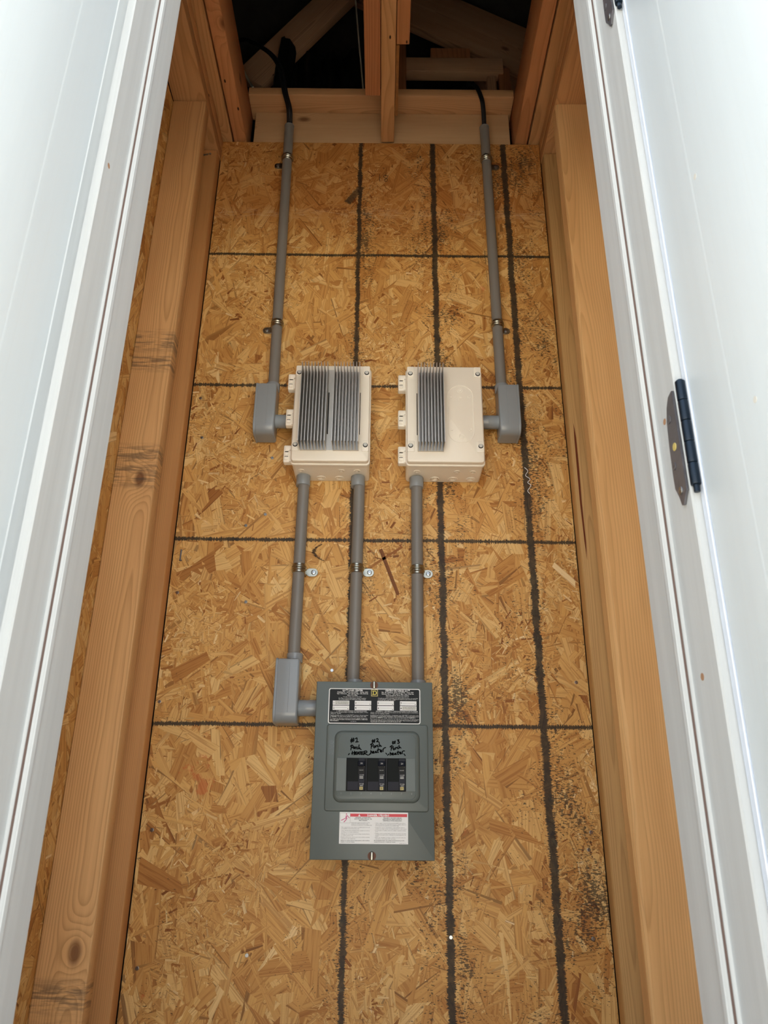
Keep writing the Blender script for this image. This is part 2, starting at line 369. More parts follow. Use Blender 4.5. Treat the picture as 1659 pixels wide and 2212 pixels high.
M_deck = simple('attic_deck', '3c3834', .9, var=.2, sc=14)
M_paint = paint('painted_wood_white', 'b9bdbf')
M_door = paint('door_enamel_white', 'ccd6dc', .32, grain=.05, streak=.01)
M_edge = simple('door_edge_trim', 'd3dcea', .3, .25, var=.03)
M_rubber = simple('weatherstrip_brown', '5b4a44', .8)
M_pvc = simple('conduit_grey_plastic', '7d7a76', .42, var=.03, sc=9, bump=.03)
M_pvc2 = simple('fitting_grey_plastic', '8e9499', .22, var=.02, sc=12)
M_beige = simple('enclosure_beige_plastic', 'f3ecde', .38, var=.02, sc=10, bump=.03)
M_alu = NT('machined_aluminium')
_t = M_alu; _o = _t.obj(); _n = _t.noise(_t.vmath('MULTIPLY', _o, (20, 60, 900)), 1, 2); _t.bump(_n, .05, .0003); M_alu = _t.fin(lin('c6c0b7'), .40, 1)
M_zinc = simple('zinc_plated_steel', 'a8a79c', .32, 1, var=.12, sc=90)
M_steel = simple('screw_steel', 'a9adb0', .28, 1, var=.1, sc=120)
M_grey = simple('panel_grey_enamel', '5f6866', .42, var=.03, sc=8, bump=.06)
M_black = simple('breaker_black', '060b0b', .5, spec=.15)
M_black2 = simple('breaker_dark_grey', '24252e', .5, spec=.2)
M_ink = simple('marker_ink', '030304', .8, spec=.05)
M_inkbr = simple('pencil_ink', '2c2018', .7)
M_lblack = simple('label_black', '06090b', .45, spec=.25)
M_lwhite = simple('label_white', 'e9eaea', .35, var=.02)
M_lgrey = simple('label_grey', 'c9c9c4', .4)
M_lline = simple('label_rule', '8d9092', .4)
M_red = simple('label_red', 'd12034', .35)
M_pink = simple('label_figure', 'cf6a93', .4)
M_gold = simple('emblem_yellow', 'e6d65a', .4)
M_gold2 = simple('emblem_border', 'b7a763', .4)
M_cable = simple('cable_black', '0b0c10', .42)
M_hinge = simple('hinge_dark_bronze', '56565c', .3, .25, var=.15, sc=120)
M_hinge2 = simple('hinge_pin_blue_black', '12202e', .3, .5)
M_dark = simple('black_plastic_sheet', '0a0b0f', .5)
M_brown = simple('dull_brown', '6c4a3c', .8)
M_dirt = simple('dirt_spot', '9a7558', .8)
M_ground = simple('concrete_ground', 'b9b1a2', .9, var=.12, sc=2)
M_side = paint('siding_white', 'e4e7e8', .5, .1)
M_wire = simple('white_wire', 'd9d2bd', .5)
M_blk = simple('flat_black', '0b0b0c', .7)

# ---------------------------------------------------------------- structure: ground, floor, shell
struct(bobj('ground', B(-14, 14, -16, 8, -.80, -.75), M_ground))
struct(bobj('floor', B(-.60, .57, .80, 1.69, -.75, -.60), M_osb_core))

wall_back = struct(bobj('wall_back', B(-.4765, .4375, 1.6505, 1.662, -.60, 1.8365), M_osb_core))
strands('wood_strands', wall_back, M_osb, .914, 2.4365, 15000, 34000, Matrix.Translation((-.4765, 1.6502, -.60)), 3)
# a few distinct strands seen in the photo
def lone(pts, tn, y=1.6476):
    me = bpy.data.meshes.new('wood_strand'); me.from_pydata([(x, y, z) for x, z in pts], [], [tuple(range(len(pts)))])
    c = Vector((sum(p[0] for p in pts) / len(pts), sum(p[1] for p in pts) / len(pts))); d = (Vector(pts[1]) - Vector(pts[0])).normalized(); n = Vector((-d.y, d.x))
    at = me.attributes.new('tone', 'FLOAT', 'POINT'); at.data.foreach_set('value', [tn] * len(pts))
    at = me.attributes.new('seed', 'FLOAT', 'POINT'); at.data.foreach_set('value', [random.random()] * len(pts))
    at = me.attributes.new('fuv', 'FLOAT_VECTOR', 'POINT'); at.data.foreach_set('vector', [q for p in pts for q in ((Vector(p) - c).dot(d), (Vector(p) - c).dot(n), 0)])
    me.materials.append(M_osb); link(bpy.data.objects.new('wood_strand', me), wall_back)
lone([(-.0110, .588), (.0285, .484), (.0335, .481), (.0360, .486), (-.0035, .592)], .03)
lone([(-.0405, .543), (.0405, .5985), (.0440, .594), (-.0370, .538)], .16)
lone([(-.4526, .312), (-.3795, .352), (-.3700, .334), (-.4390, .283), (-.4480, .296)], .2)
lone([(-.4700, -.052), (-.385, -.096), (-.378, -.118), (-.470, -.100)], .2)
lone([(.386, .563), (.430, .520), (.428, .502), (.380, .552)], .95)
lone([(-.372, .350), (-.335, .352), (-.300, .338), (-.330, .345), (-.368, .343)], .7)
for i, (x, z) in enumerate(((-.4555, .9803), (-.4412, .8711), (-.3175, .6444), (-.2747, .6725), (-.457, .4829), (-.3034, .4632), (-.4528, -.0041), (-.4508, -.2419), (-.2486, -.2191), (.4123, .2937), (.4162, -.0005), (.4087, -.0324), (.4031, -.1861), (-.1079, .3142), (-.268, .8182), (.1341, -.1861), (-.468, .245))):
    bm = CY((x, 1.6473, z), (0, 1, 0), .0036, .0016, 12, bev=.0004); box(bm, x - .0022, x + .0022, 1.6463, 1.6466, z - .0004, z + .0004)
    bobj('screw', bm, M_steel, wall_back)
bm = CY((-.459, 1.6465, .571), (0, .06, 1), .0016, .026, 8); cyl(bm, (-.458, 1.6462, .558), (0, .06, 1), .003, .0015, 10); bobj('nail', bm, M_hinge, wall_back)
bm = bmesh.new()
for s in (((-.0218, 1.7152), (-.0216, 1.6894)), ((-.0020, 1.7120), (-.0100, 1.7136), (-.0113, 1.708), (.0005, 1.6985), (.0005, 1.6915), (-.0059, 1.6896), (-.0085, 1.695), (-.001, 1.703), (.0025, 1.7105), (-.002, 1.712))):
    tube(bm, [(x, 1.6470, z) for x, z in s], .0007, 5)
bobj('pencil_number', bm, M_inkbr, wall_back)
bm = bmesh.new(); tube(bm, [(x, 1.6464, z) for x, z in spline([Vector(p) for p in ((.3328, .799), (.340, .790), (.334, .778), (.344, .7689), (.338, .760), (.345, .752), (.3368, .7389), (.341, .731))], 5)], .0008, 5)
bobj('caulk_squiggle', bm, M_lwhite, wall_back)

bm = bmesh.new()
rn = random.Random(5)
for i in range(46):
    q = i / 45; z = .600 - .040 * q; x = -.1580 + .020 * (2 * q - .9) ** 2 + rn.uniform(-.002, .002); w_ = .0095 * (1 - abs(q - .5) * 1.1) * rn.uniform(.6, 1.1)
    box(bm, x - w_ / 2, x + w_ / 2, 1.6466, 1.6469, z, z + .0005)
bobj('ink_smudge', bm, M_inkbr, wall_back)
def side_wall(name, s, inner, outer, matA, matB, lab):
    """side wall: sheathing outside, studs against it, doubled top plate above"""
    a, b = sorted((outer, outer + s * .011)); w = struct(bobj(name, B(a, b, .80, 1.69, -.60, 1.764), M_osb_core), lab)
    Mx = (Matrix.Translation((outer, .8, -.60)) @ Matrix.Rotation(R(90), 4, 'Z')) if s < 0 else (Matrix.Translation((outer, 1.69, -.60)) @ Matrix.Rotation(R(-90), 4, 'Z'))
    strands('wood_strands', w, M_osb_side, .89, 2.36, 9000, 3500, Mx, 5 + s)
    x0, x1 = sorted((inner, outer - s * .0015))
    if s > 0:
        # stud with a bark-edged corner
        bm = bmesh.new(); rn = random.Random(4); L = []; prev = .006; N = 70
        for i in range(N + 1):
            z = -1.18 + 2.36 * i / N; prev = min(.015, max(.003, prev + rn.uniform(-.002, .002))); c = prev; e = c * rn.uniform(.75, 1.1)
            L.append([bm.verts.new(p) for p in ((-.0435 + c, -.019, z), (-.0435 + c * .45, -.019 + e * .35, z), (-.0435 + .0006, -.019 + e, z), (-.0435, .019, z), (.0435, .019, z), (.0435, -.019, z))])
        for p, q in zip(L, L[1:]):
            for k in range(6): bm.faces.new((p[k], p[(k + 1) % 6], q[(k + 1) % 6], q[k]))
        bm.faces.new(L[0]); bm.faces.new(L[-1]); o = bobj('stud', bm, matA, w, smooth=True, angle=24); o.location = ((x0 + x1) / 2, 1.471, .582)
        board('stud', w, matB, x0 + .0002, x1, 1.6095, 1.648, -.60, 1.762, bev=.0045)
    else:
        board('stud', w, matA, x0, x1, 1.452, 1.490, -.60, 1.762, bev=.003)
        board('stud', w, matB, x0 - .0, x1 - .0015, 1.6095, 1.648, -.60, 1.762, bev=.003)
    board('top_plate', w, M_plate, x0, x1, .80, 1.650, 1.764, 1.801, 'Y', .002)
    board('top_plate', w, M_plate, x0, x1, .80, 1.650, 1.8025, 1.8395, 'Y', .002, flip=True)
    return w
wl = side_wall('wall_left', -1, -.4765, -.565, M_studL, M_studB, 'left wall of pine studs with sheathing behind')
wr_ = side_wall('wall_right', 1, .4380, .5265, M_studR, M_studBR, 'right wall of yellow spruce studs with a bark edge')
for x, z in ((-.512, 1.752), (-.505, 1.754), (-.497, 1.756)):
    bobj('screw', CY((x, 1.6087, z - .010), (0, 1, 0), .0035, .0016, 12, bev=.0004), M_steel, wl)
# dark crack of resin in the right corner stud
me = bpy.data.meshes.new('resin_streak'); P = [(.4490, .900), (.4520, .86), (.4520, .78), (.4505, .70), (.4515, .60), (.4500, .555), (.4478, .60), (.4462, .70), (.4470, .80), (.4475, .86)]
me.from_pydata([(x, 1.6090, z) for x, z in P], [], [tuple(range(len(P)))]); me.materials.append(simple('resin_brown', '6e3211', .5)); link(bpy.data.objects.new('resin_streak', me), wr_)

# ---------------------------------------------------------------- ceiling: joists and blocking
ceil = sempty('ceiling', 'open ceiling of joists with the dark attic above')
board('joist', ceil, M_joist, -.4455, -.4085, .72, 1.70, 1.841, 1.990, 'Y', .003)
board('joist', ceil, M_plate, -.4870, -.4495, .72, 1.70, 1.841, 1.985, 'Y', .003)
board('joist', ceil, M_joist, .3685, .4040, .72, 1.70, 1.841, 1.990, 'Y', .003, flip=True)
board('joist', ceil, M_plate, .4085, .4460, .72, 1.70, 1.841, 1.985, 'Y', .003)
board('joist', ceil, M_plate, -.0190, .0185, .72, 1.650, 1.841, 1.972, 'Y', .002)
board('sister_board', ceil, M_joistR, -.0620, -.0205, .72, 1.4985, 1.843, 1.972, 'Y', .002)
board('sister_board', ceil, M_joist, .0200, .0530, .72, 1.3490, 1.841, 1.972, 'Y', .002)
bobj('gusset_strip', B(.0195, .0275, 1.352, 1.560, 1.842, 1.97), M_osb_core, ceil)
board('blocking', ceil, M_block, -.3930, .3590, 1.664, 1.701, 1.825, 1.974, 'X', .002)
board('blocking', ceil, M_flat, -.4075, .3675, 1.606, 1.695, 1.9755, 2.006, 'X', .003)

# ---------------------------------------------------------------- attic
roof = sempty('roof', 'dark inside of the roof with old truss boards')
def quadslab(name, pts, th, mat, par):
    bm = bmesh.new(); P = [Vector(p) for p in pts]; n = (P[1] - P[0]).cross(P[2] - P[0]).normalized() * th
    a = [bm.verts.new(p) for p in P]; b = [bm.verts.new(p + n) for p in P]; k = len(P)
    bm.faces.new(a[::-1]); bm.faces.new(b)
    for i in range(k): bm.faces.new((a[i], a[(i + 1) % k], b[(i + 1) % k], b[i]))
    return bobj(name, bm, mat, par)
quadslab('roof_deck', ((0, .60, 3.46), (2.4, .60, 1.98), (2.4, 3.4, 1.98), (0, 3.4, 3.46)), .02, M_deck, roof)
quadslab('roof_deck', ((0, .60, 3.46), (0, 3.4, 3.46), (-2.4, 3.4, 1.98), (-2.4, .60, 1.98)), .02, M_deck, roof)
for y in (.66, 3.36):
    prism_pts = [(-2.4, 1.72), (2.4, 1.72), (2.4, 1.98), (0, 3.46), (-2.4, 1.98)]
    bm = bmesh.new(); a = [bm.verts.new((x, y, z)) for x, z in prism_pts]; b = [bm.verts.new((x, y + .02, z)) for x, z in prism_pts]
    bm.faces.new(a); bm.faces.new(b[::-1])
    for i in range(5): bm.faces.new((a[i], a[(i + 1) % 5], b[(i + 1) % 5], b[i]))
    bobj('gable_panel', bm, M_side if y < 1 else M_deck, roof)
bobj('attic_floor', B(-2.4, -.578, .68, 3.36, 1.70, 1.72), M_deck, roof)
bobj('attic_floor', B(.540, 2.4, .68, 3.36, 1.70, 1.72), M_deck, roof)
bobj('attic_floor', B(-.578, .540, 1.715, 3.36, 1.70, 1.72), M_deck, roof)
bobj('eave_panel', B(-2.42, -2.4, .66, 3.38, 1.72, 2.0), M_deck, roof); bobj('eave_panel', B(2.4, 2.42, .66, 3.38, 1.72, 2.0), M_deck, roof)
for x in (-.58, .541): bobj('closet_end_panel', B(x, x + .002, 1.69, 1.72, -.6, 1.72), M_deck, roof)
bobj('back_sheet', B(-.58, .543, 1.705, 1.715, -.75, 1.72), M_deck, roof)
beam('truss_web', roof, M_attic, (-.500, 1.97, 2.478), (.02, 1.97, 3.27), .120, .038)
beam('rafter', roof, M_attic, (-.20, 2.12, 3.316), (.80, 2.12, 2.669), .235, .038)
board('truss_chord', roof, M_attic, .0625, .415, 1.95, 1.99, 2.525, 2.597, 'X')
bobj('truss_block', SL(.155, .300, 2.60, 2.672, 1.97, 2.01, .004), M_joistR, roof)
board('truss_block', roof, M_attic, .084, .16, 1.985, 2.02, 2.60, 2.64, 'X')
board('attic_post', roof, M_joistR, .036, .064, 1.93, 1.968, 2.30, 2.66)
board('attic_post', roof, M_attic, .352, .385, 1.94, 1.978, 2.30, 2.492)
board('attic_post', roof, M_joistR, .3975, .440, 1.96, 1.998, 2.30, 2.56)
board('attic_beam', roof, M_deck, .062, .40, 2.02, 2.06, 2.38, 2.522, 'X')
beam('rafter', roof, M_attic, (.40, 2.16, 2.80), (.62, 2.16, 2.40), .14, .038)
bm = bmesh.new(); n = 90; A = []
for i in range(n + 1):
    x = -.355 + .27 * i / n; w = math.sin(i / n * 2 * math.pi * 3.2); t_ = 2.62 + .045 * abs(math.sin(i / n * math.pi * 3.2)) + .03 * (i / n)
    A.append([bm.verts.new((x, 2.0 + .02 * w, z)) for z in (2.35, t_)])
for p, q in zip(A, A[1:]): bm.faces.new((p[0], q[0], q[1], p[1]))
o = bobj('corrugated_sheet', bm, M_dark, roof, True); md = o.modifiers.new('s', 'SOLIDIFY'); md.thickness = .003
bm = bmesh.new(); P = [(-.400, 2.33), (-.398, 2.48), (-.388, 2.55), (-.383, 2.612), (-.376, 2.645), (-.368, 2.612), (-.352, 2.60), (-.335, 2.585), (-.328, 2.55), (-.333, 2.33)]
vs = [bm.verts.new((x, 1.90 + .012 * math.sin(i * 1.9), z)) for i, (x, z) in enumerate(P)]; bm.faces.new(vs); bmesh.ops.triangulate(bm, faces=bm.faces[:])
o = bobj('torn_plastic_sheet', bm, M_dark, roof); md = o.modifiers.new('s', 'SOLIDIFY'); md.thickness = .002
bobj('hanging_wire', tube(bmesh.new(), [(-.1236 - .005, 1.9, 2.90), (-.1236, 1.9, 2.83), (-.106, 1.9, 2.60), (-.0865, 1.9, 2.37), (-.08, 1.9, 2.25)], .0028, 6), M_wire, roof, True)
bobj('hanging_wire', tube(bmesh.new(), [(-.52, 1.9, 2.48), (-.472, 1.85, 2.34), (-.448, 1.82, 2.27)], .004, 6), M_wire, roof, True)

# ---------------------------------------------------------------- doorway: jambs, front wall, doors
CX = -.018
def mir(s, h): return CX + s * h
def jamb(name, s, label):
    e = sempty(name, label)
    z0, z1 = -.62, 1.32
    j = [(.3047, .800), (.3047, .7375), (.3065, .7352), (.3130, .7350), (.3135, .6775), (.3150, .6755), (.3230, .6755), (.3240, .6900), (.3420, .6900), (.3420, .800)]
    prism('door_jamb', e, M_paint, [(mir(s, h), y) for h, y in j], z0, z1)
    prism('weatherstrip', e, M_rubber, [(mir(s, h), y) for h, y in ((.3068, .7351), (.3088, .7351), (.3088, .7340), (.3070, .7343))], z0, z1)
    prism('stop_bead', e, M_paint, [(mir(s, h), y) for h, y in ((.3034, .7480), (.3030, .7440), (.3036, .7390), (.3050, .7376), (.3052, .7480))], z0, z1)
    return e
jl = jamb('trim_1', -1, 'white painted jamb on the left of the doorway'); jr = jamb('trim_2', 1, 'white painted jamb on the right of the doorway')
prism('door_head', jl, M_paint, [(CX - .34, .69), (CX + .34, .69), (CX + .34, .80), (CX - .34, .80)], 1.32, 1.345)
for x, y, z in ((-.3319, .689, .7271), (-.3319, .7115, .596)):
    bobj('paint_chip', CY((x + .0004, y, z), (1, 0, 0), .0035, .0004, 8), M_dirt, jl)
for x, y, z in ((.2953, .7118, .4005), (.2953, .712, .1332)):
    bobj('paint_chip', CY((x - .0004, y, z), (1, 0, 0), .0035, .0004, 8), M_dirt, jr)
fw = struct(bobj('wall_front', B(-.60, CX - .3425, .70, .799, -.75, 1.70), M_side))
bobj('siding_panel', B(CX + .3425, .56, .70, .799, -.75, 1.70), M_side, fw)
bobj('header_panel', B(CX - .3420, CX + .3420, .70, .799, 1.347, 1.70), M_side, fw)
for a, b in ((-2.4, -.602), (.562, 2.4)):
    bobj('siding_panel', B(a, b, .70, .76, -.75, 1.70), M_side, fw)

def door(name, s, label):
    """door leaf standing open, pointing out of the doorway"""
    e = sempty(name, label); hin = .3225 if s > 0 else .3290; y1 = .6640; y0 = .36
    x0, x1 = sorted((mir(s, hin), mir(s, hin + .044)))
    bobj('door_leaf', B(x0, x1, y0, y1, -.61, 1.31, bev=.003, seg=3), M_door, e, True)
    xf = mir(s, hin)
    bobj('panel_bead', tube(bmesh.new(), [(xf + s * .0002, .585, -.6), (xf + s * .0002, .585, 1.3)], .0035, 12, up=Vector((1, 0, 0)), flat=.07), M_door, e, True)
    if s > 0:
        xa, xb = sorted((mir(s, .3212), mir(s, .3655))); bobj('edge_strip', B(xa, xb, .6645, .6735, -.61, 1.31, bev=.0008), M_edge, e)
    # brickmould seen in the gap beside the leaf
    return e
d1 = door('door_1', -1, 'white door leaf standing open at the left'); d2 = door('door_2', 1, 'white door leaf standing open at the right, on dark hinges')
for x, y, z in ((.3044, .575, .60), (.3044, .53, .10), (.3044, .548, .33)):
    bobj('dirt_smudge', CY((x - .0001, y, z), (1, 0, 0), .003, .0003, 10), M_lgrey, d2)
def hinge(z):
    """butt hinge: leaf screwed to the jamb, knuckle at the door"""
    h = bpy.data.objects.new('hinge', None); link(h, d2)
    out = [(.678, .0), (.683, -.004), (.6895, -.0115), (.6935, -.0105), (.6975, .0), (.7045, .012), (.7048, .030), (.7035, .060), (.7010, .085), (.6960, .100), (.6890, .1085), (.6800, .110), (.678, .110)]
    bm = bmesh.new(); a = [bm.verts.new((.2948, y, z + q)) for y, q in out]; b = [bm.verts.new((.2925, y, z + q)) for y, q in out]; n = len(out)
    bm.faces.new(a); bm.faces.new(b[::-1])
    for i in range(n): bm.faces.new((a[i], a[(i + 1) % n], b[(i + 1) % n], b[i]))
    bobj('hinge_leaf', bm, M_hinge, h)
    bm = bmesh.new()
    for k in range(5): cyl(bm, (.2992, .6705, z + .0125 + k * .0232), (0, 0, 1), .0050, .0226, 20, bev=.0008)
    cyl(bm, (.2992, .6705, z + .056), (0, 0, 1), .0030, .124, 12)
    bobj('hinge_knuckle', bm, M_hinge2, h, True)
    for y, q, m in ((.6915, .0045, M_steel), (.698, .034, M_hinge), (.690, .052, M_gold2), (.6935, .085, M_hinge)):
        bm = CY((.2921, y, z + q), (1, 0, 0), .0042, .0009, 16, bev=.0003); box(bm, .2914, .2917, y - .0024, y + .0024, z + q - .0005, z + q + .0005)
        bobj('hinge_screw', bm, m, h)
    return h
hinge(.3075); hinge(.9955)

# ---------------------------------------------------------------- conduits, straps, conduit bodies
def conduit(label, x0, x1, z0, z1, group=None, y=1.620, r=.0131):
    t = thing('conduit', label, 'conduit', group, (x0, y, z0))
    bm = bmesh.new(); N = 12
    pts = [(x0 + (x1 - x0) * i / N, y, z0 + (z1 - z0) * i / N) for i in range(N + 1)]
    o = bobj('pipe', tube(bm, pts, r, 28), M_pvc, None, True); o.parent = t; o.matrix_parent_inverse = Matrix.Translation((-x0, -y, -z0)); return t
def child_at(o, t):
    o.parent = t; o.matrix_parent_inverse = Matrix.Translation(-t.location); return o
cu1 = conduit('long grey plastic conduit rising to the ceiling on the left', -.2733, -.2828, 1.000, 1.866)
cu2 = conduit('long grey plastic conduit rising to the ceiling on the right', .2838, .2776, 1.002, 1.868)
cl1 = conduit('grey conduit from left corner of left box down to the lower elbow fitting', -.1878, -.1860, .342, .742)
cl2 = conduit('grey conduit joining the two-block heat sink box to the breaker panel', -.0610, -.0575, .278, .742)
cl3 = conduit('grey conduit joining the right beige box to the breaker panel', .0745, .0750, .278, .742)
for t, (x, z) in ((cu1, (-.2828, 1.866)), (cu2, (.2776, 1.868))):
    bm = bmesh.new(); tube(bm, [(x, 1.62, z - .001), (x, 1.62, z + .0008)], .0137, 28); child_at(bobj('pipe_end', bm, M_pvc2, None, True), t)

def strap(label, x, z, side, tab, rot=0):
    t = thing('conduit_strap', label, 'strap', 'one-hole steel straps on the conduits', (x, 1.649, z))
    bm = bmesh.new(); R1 = .0136; y = 1.620; prof = [(-.0105, 0), (-.0095, .0012), (-.006, .0013), (-.004, .0030), (-.002, .0030), (0, .0016), (.002, .0030), (.004, .0030), (.006, .0013), (.0095, .0012), (.0105, 0)]
    L = []
    for i in range(25):
        a = R(-20 + 220 * i / 24)                      # arc over the front of the pipe
        L.append([bm.verts.new((x + (R1 + o_) * math.cos(a) * -side, y - (R1 + o_) * math.sin(a), z + q)) for q, o_ in prof])
    for p, q in zip(L, L[1:]):
        for k in range(len(prof) - 1): bm.faces.new((p[k], p[k + 1], q[k + 1], q[k]))
    # leg down to the wall on the tab side
    for p in ((x + side * .0120, x + side * .0142),):
        a, b = sorted(p); box(bm, a, b, 1.620, 1.6480, z - .0095, z + .0095)
    o = bobj('band', bm, M_zinc, None, True, 30); child_at(o, t)
    a, b = sorted((x + side * .013, x + side * tab)); bm = SL(a, b, z - .0095, z + .0095, 1.6445, 1.6468, r=.0093, ch=.0004)
    child_at(bobj('tab', bm, M_zinc, None), t)
    sx = x + side * (tab - .010); bm = CY((sx, 1.6432, z), (0, 1, 0), .0052, .003, 20, bev=.0012); box(bm, sx - .0032, sx + .0032, 1.6413, 1.6419, z - .0006, z + .0006); box(bm, sx - .0006, sx + .0006, 1.6413, 1.6419, z - .0032, z + .0032)
    child_at(bobj('screw', bm, M_steel, None, True), t); return t
strap('zinc strap near the top of the left tall conduit', -.2812, 1.742, -1, .040)
strap('zinc strap on the left tall conduit just above its elbow fitting', -.2752, 1.181, -1, .040)
strap('zinc strap near the top of the right tall conduit', .2783, 1.745, 1, .040)
strap('zinc strap on the right tall conduit just above its elbow fitting', .2826, 1.186, 1, .036)
strap('zinc strap on the short conduit above the lower elbow fitting', -.1868, .532, 1, .040)
strap('zinc strap on the middle conduit above the breaker panel', -.0593, .533, 1, .038)
strap('zinc strap on the right conduit above the breaker panel', .0748, .531, 1, .036)

def elbow(label, cxp, zb, zt, side, xo, zo, hub_r=.0170):
    """pull elbow: upright rounded body with a hub on top and an outlet to one side; side=+1 outlet to the right"""
    t = thing('conduit_elbow', label, 'conduit fitting', None, (cxp, 1.649, zb))
    xi = cxp + side * .0195; xo_ = cxp - side * .0275; a, b = sorted((xi, xo_)); yf, yb = 1.5830, 1.6400; r = .020
    bm = bmesh.new()                                   # outline in YZ: flat front, round lower front corner, run along X
    prof = [(yb, zt), (yf + .006, zt), (yf + .002, zt - .002), (yf, zt - .007)]
    for i in range(9): q = R(90 * i / 8); prof.append((yf + r - r * math.cos(q), zb + r - r * math.sin(q)))
    prof.append((yb, zb))
    A = [bm.verts.new((a, y, z)) for y, z in prof]; C = [bm.verts.new((b, y, z)) for y, z in prof]; n = len(prof)
    bm.faces.new(A); bm.faces.new(C[::-1])
    for i in range(n): bm.faces.new((A[i], A[(i + 1) % n], C[(i + 1) % n], C[i]))
    es = [e for e in bm.edges if abs(e.verts[0].co.x - e.verts[1].co.x) < 1e-6]; bmesh.ops.bevel(bm, geom=es, offset=.0045, segments=3, affect='EDGES', profile=.5)
    child_at(bobj('body', bm, M_pvc2, None, True, 40), t)
    bm = bmesh.new(); prof2 = [(y + (-.0008 if y < 1.61 else .0004), z + (.0008 if z > (zb + zt) / 2 else -.0008)) for y, z in prof]
    xa, xb = sorted((xo_ - side * .0022, xo_ + side * .0028)); A = [bm.verts.new((xa, y, z)) for y, z in prof2]; C = [bm.verts.new((xb, y, z)) for y, z in prof2]
    bm.faces.new(A); bm.faces.new(C[::-1])
    for i in range(n): bm.faces.new((A[i], A[(i + 1) % n], C[(i + 1) % n], C[i]))
    bmesh.ops.bevel(bm, geom=[e for e in bm.edges if abs(e.verts[0].co.x - e.verts[1].co.x) < 1e-6], offset=.0012, segments=2, affect='EDGES', profile=.5)
    child_at(bobj('cover', bm, M_pvc2, None, True, 40), t)
    child_at(bobj('mould_line', tube(bmesh.new(), [(cxp, yf - .00005, zt - .008), (cxp, yf - .00005, zb + r)], .0004, 5), M_pvc2, None), t)
    bm = CY((cxp + side * .005, 1.620, zt + .0065), (0, 0, 1), hub_r, .019, 32, bev=.001); child_at(bobj('hub', bm, M_pvc2, None, True), t)
    x1_, x2_ = sorted((xi - side * .003, xo)); m = (x1_ + x2_) / 2; bm = CY((m, 1.614, zo), (1, 0, 0), .0165, (x2_ - x1_), 32, bev=.001)
    xm = xi + side * (abs(xo - xi) * .52); cyl(bm, (xm + side * .0005, 1.614, zo), (1, 0, 0), .0170, .0012, 32)
    child_at(bobj('outlet', bm, M_pvc2, None, True), t); return t
elbow('grey elbow fitting left of the left beige box', -.2792, .8555, .9880, 1, -.2098, .8985)
elbow('grey elbow fitting right of the right beige box', .2895, .8600, .9910, -1, .2247, .9020)
elbow('grey elbow fitting at upper left corner of breaker panel', -.1905, .1972, .3270, 1, -.1285, .2300)

def adapter(label, x, z, h=.026, r=.0163):
    o = bobj('conduit_adapter', CY((x, 1.620, z), (0, 0, 1), r, h, 32, bev=.0012), M_pvc2, None, True); o['label'] = label; o['category'] = 'adapter'; o['group'] = 'slip adapters where conduits meet boxes'; return o
adapter('grey adapter under the left corner of the two-block heat sink box', -.1878, .7455); adapter('grey adapter under the right corner of the two-block heat sink box', -.0611, .7445); adapter('grey adapter under the single heat sink box', .0745, .7430)
adapter('low grey collar on top of breaker panel under the middle conduit', -.0575, .2810, .016, .0160); adapter('low grey collar on top of breaker panel under the right conduit', .0750, .2810, .016, .0160)

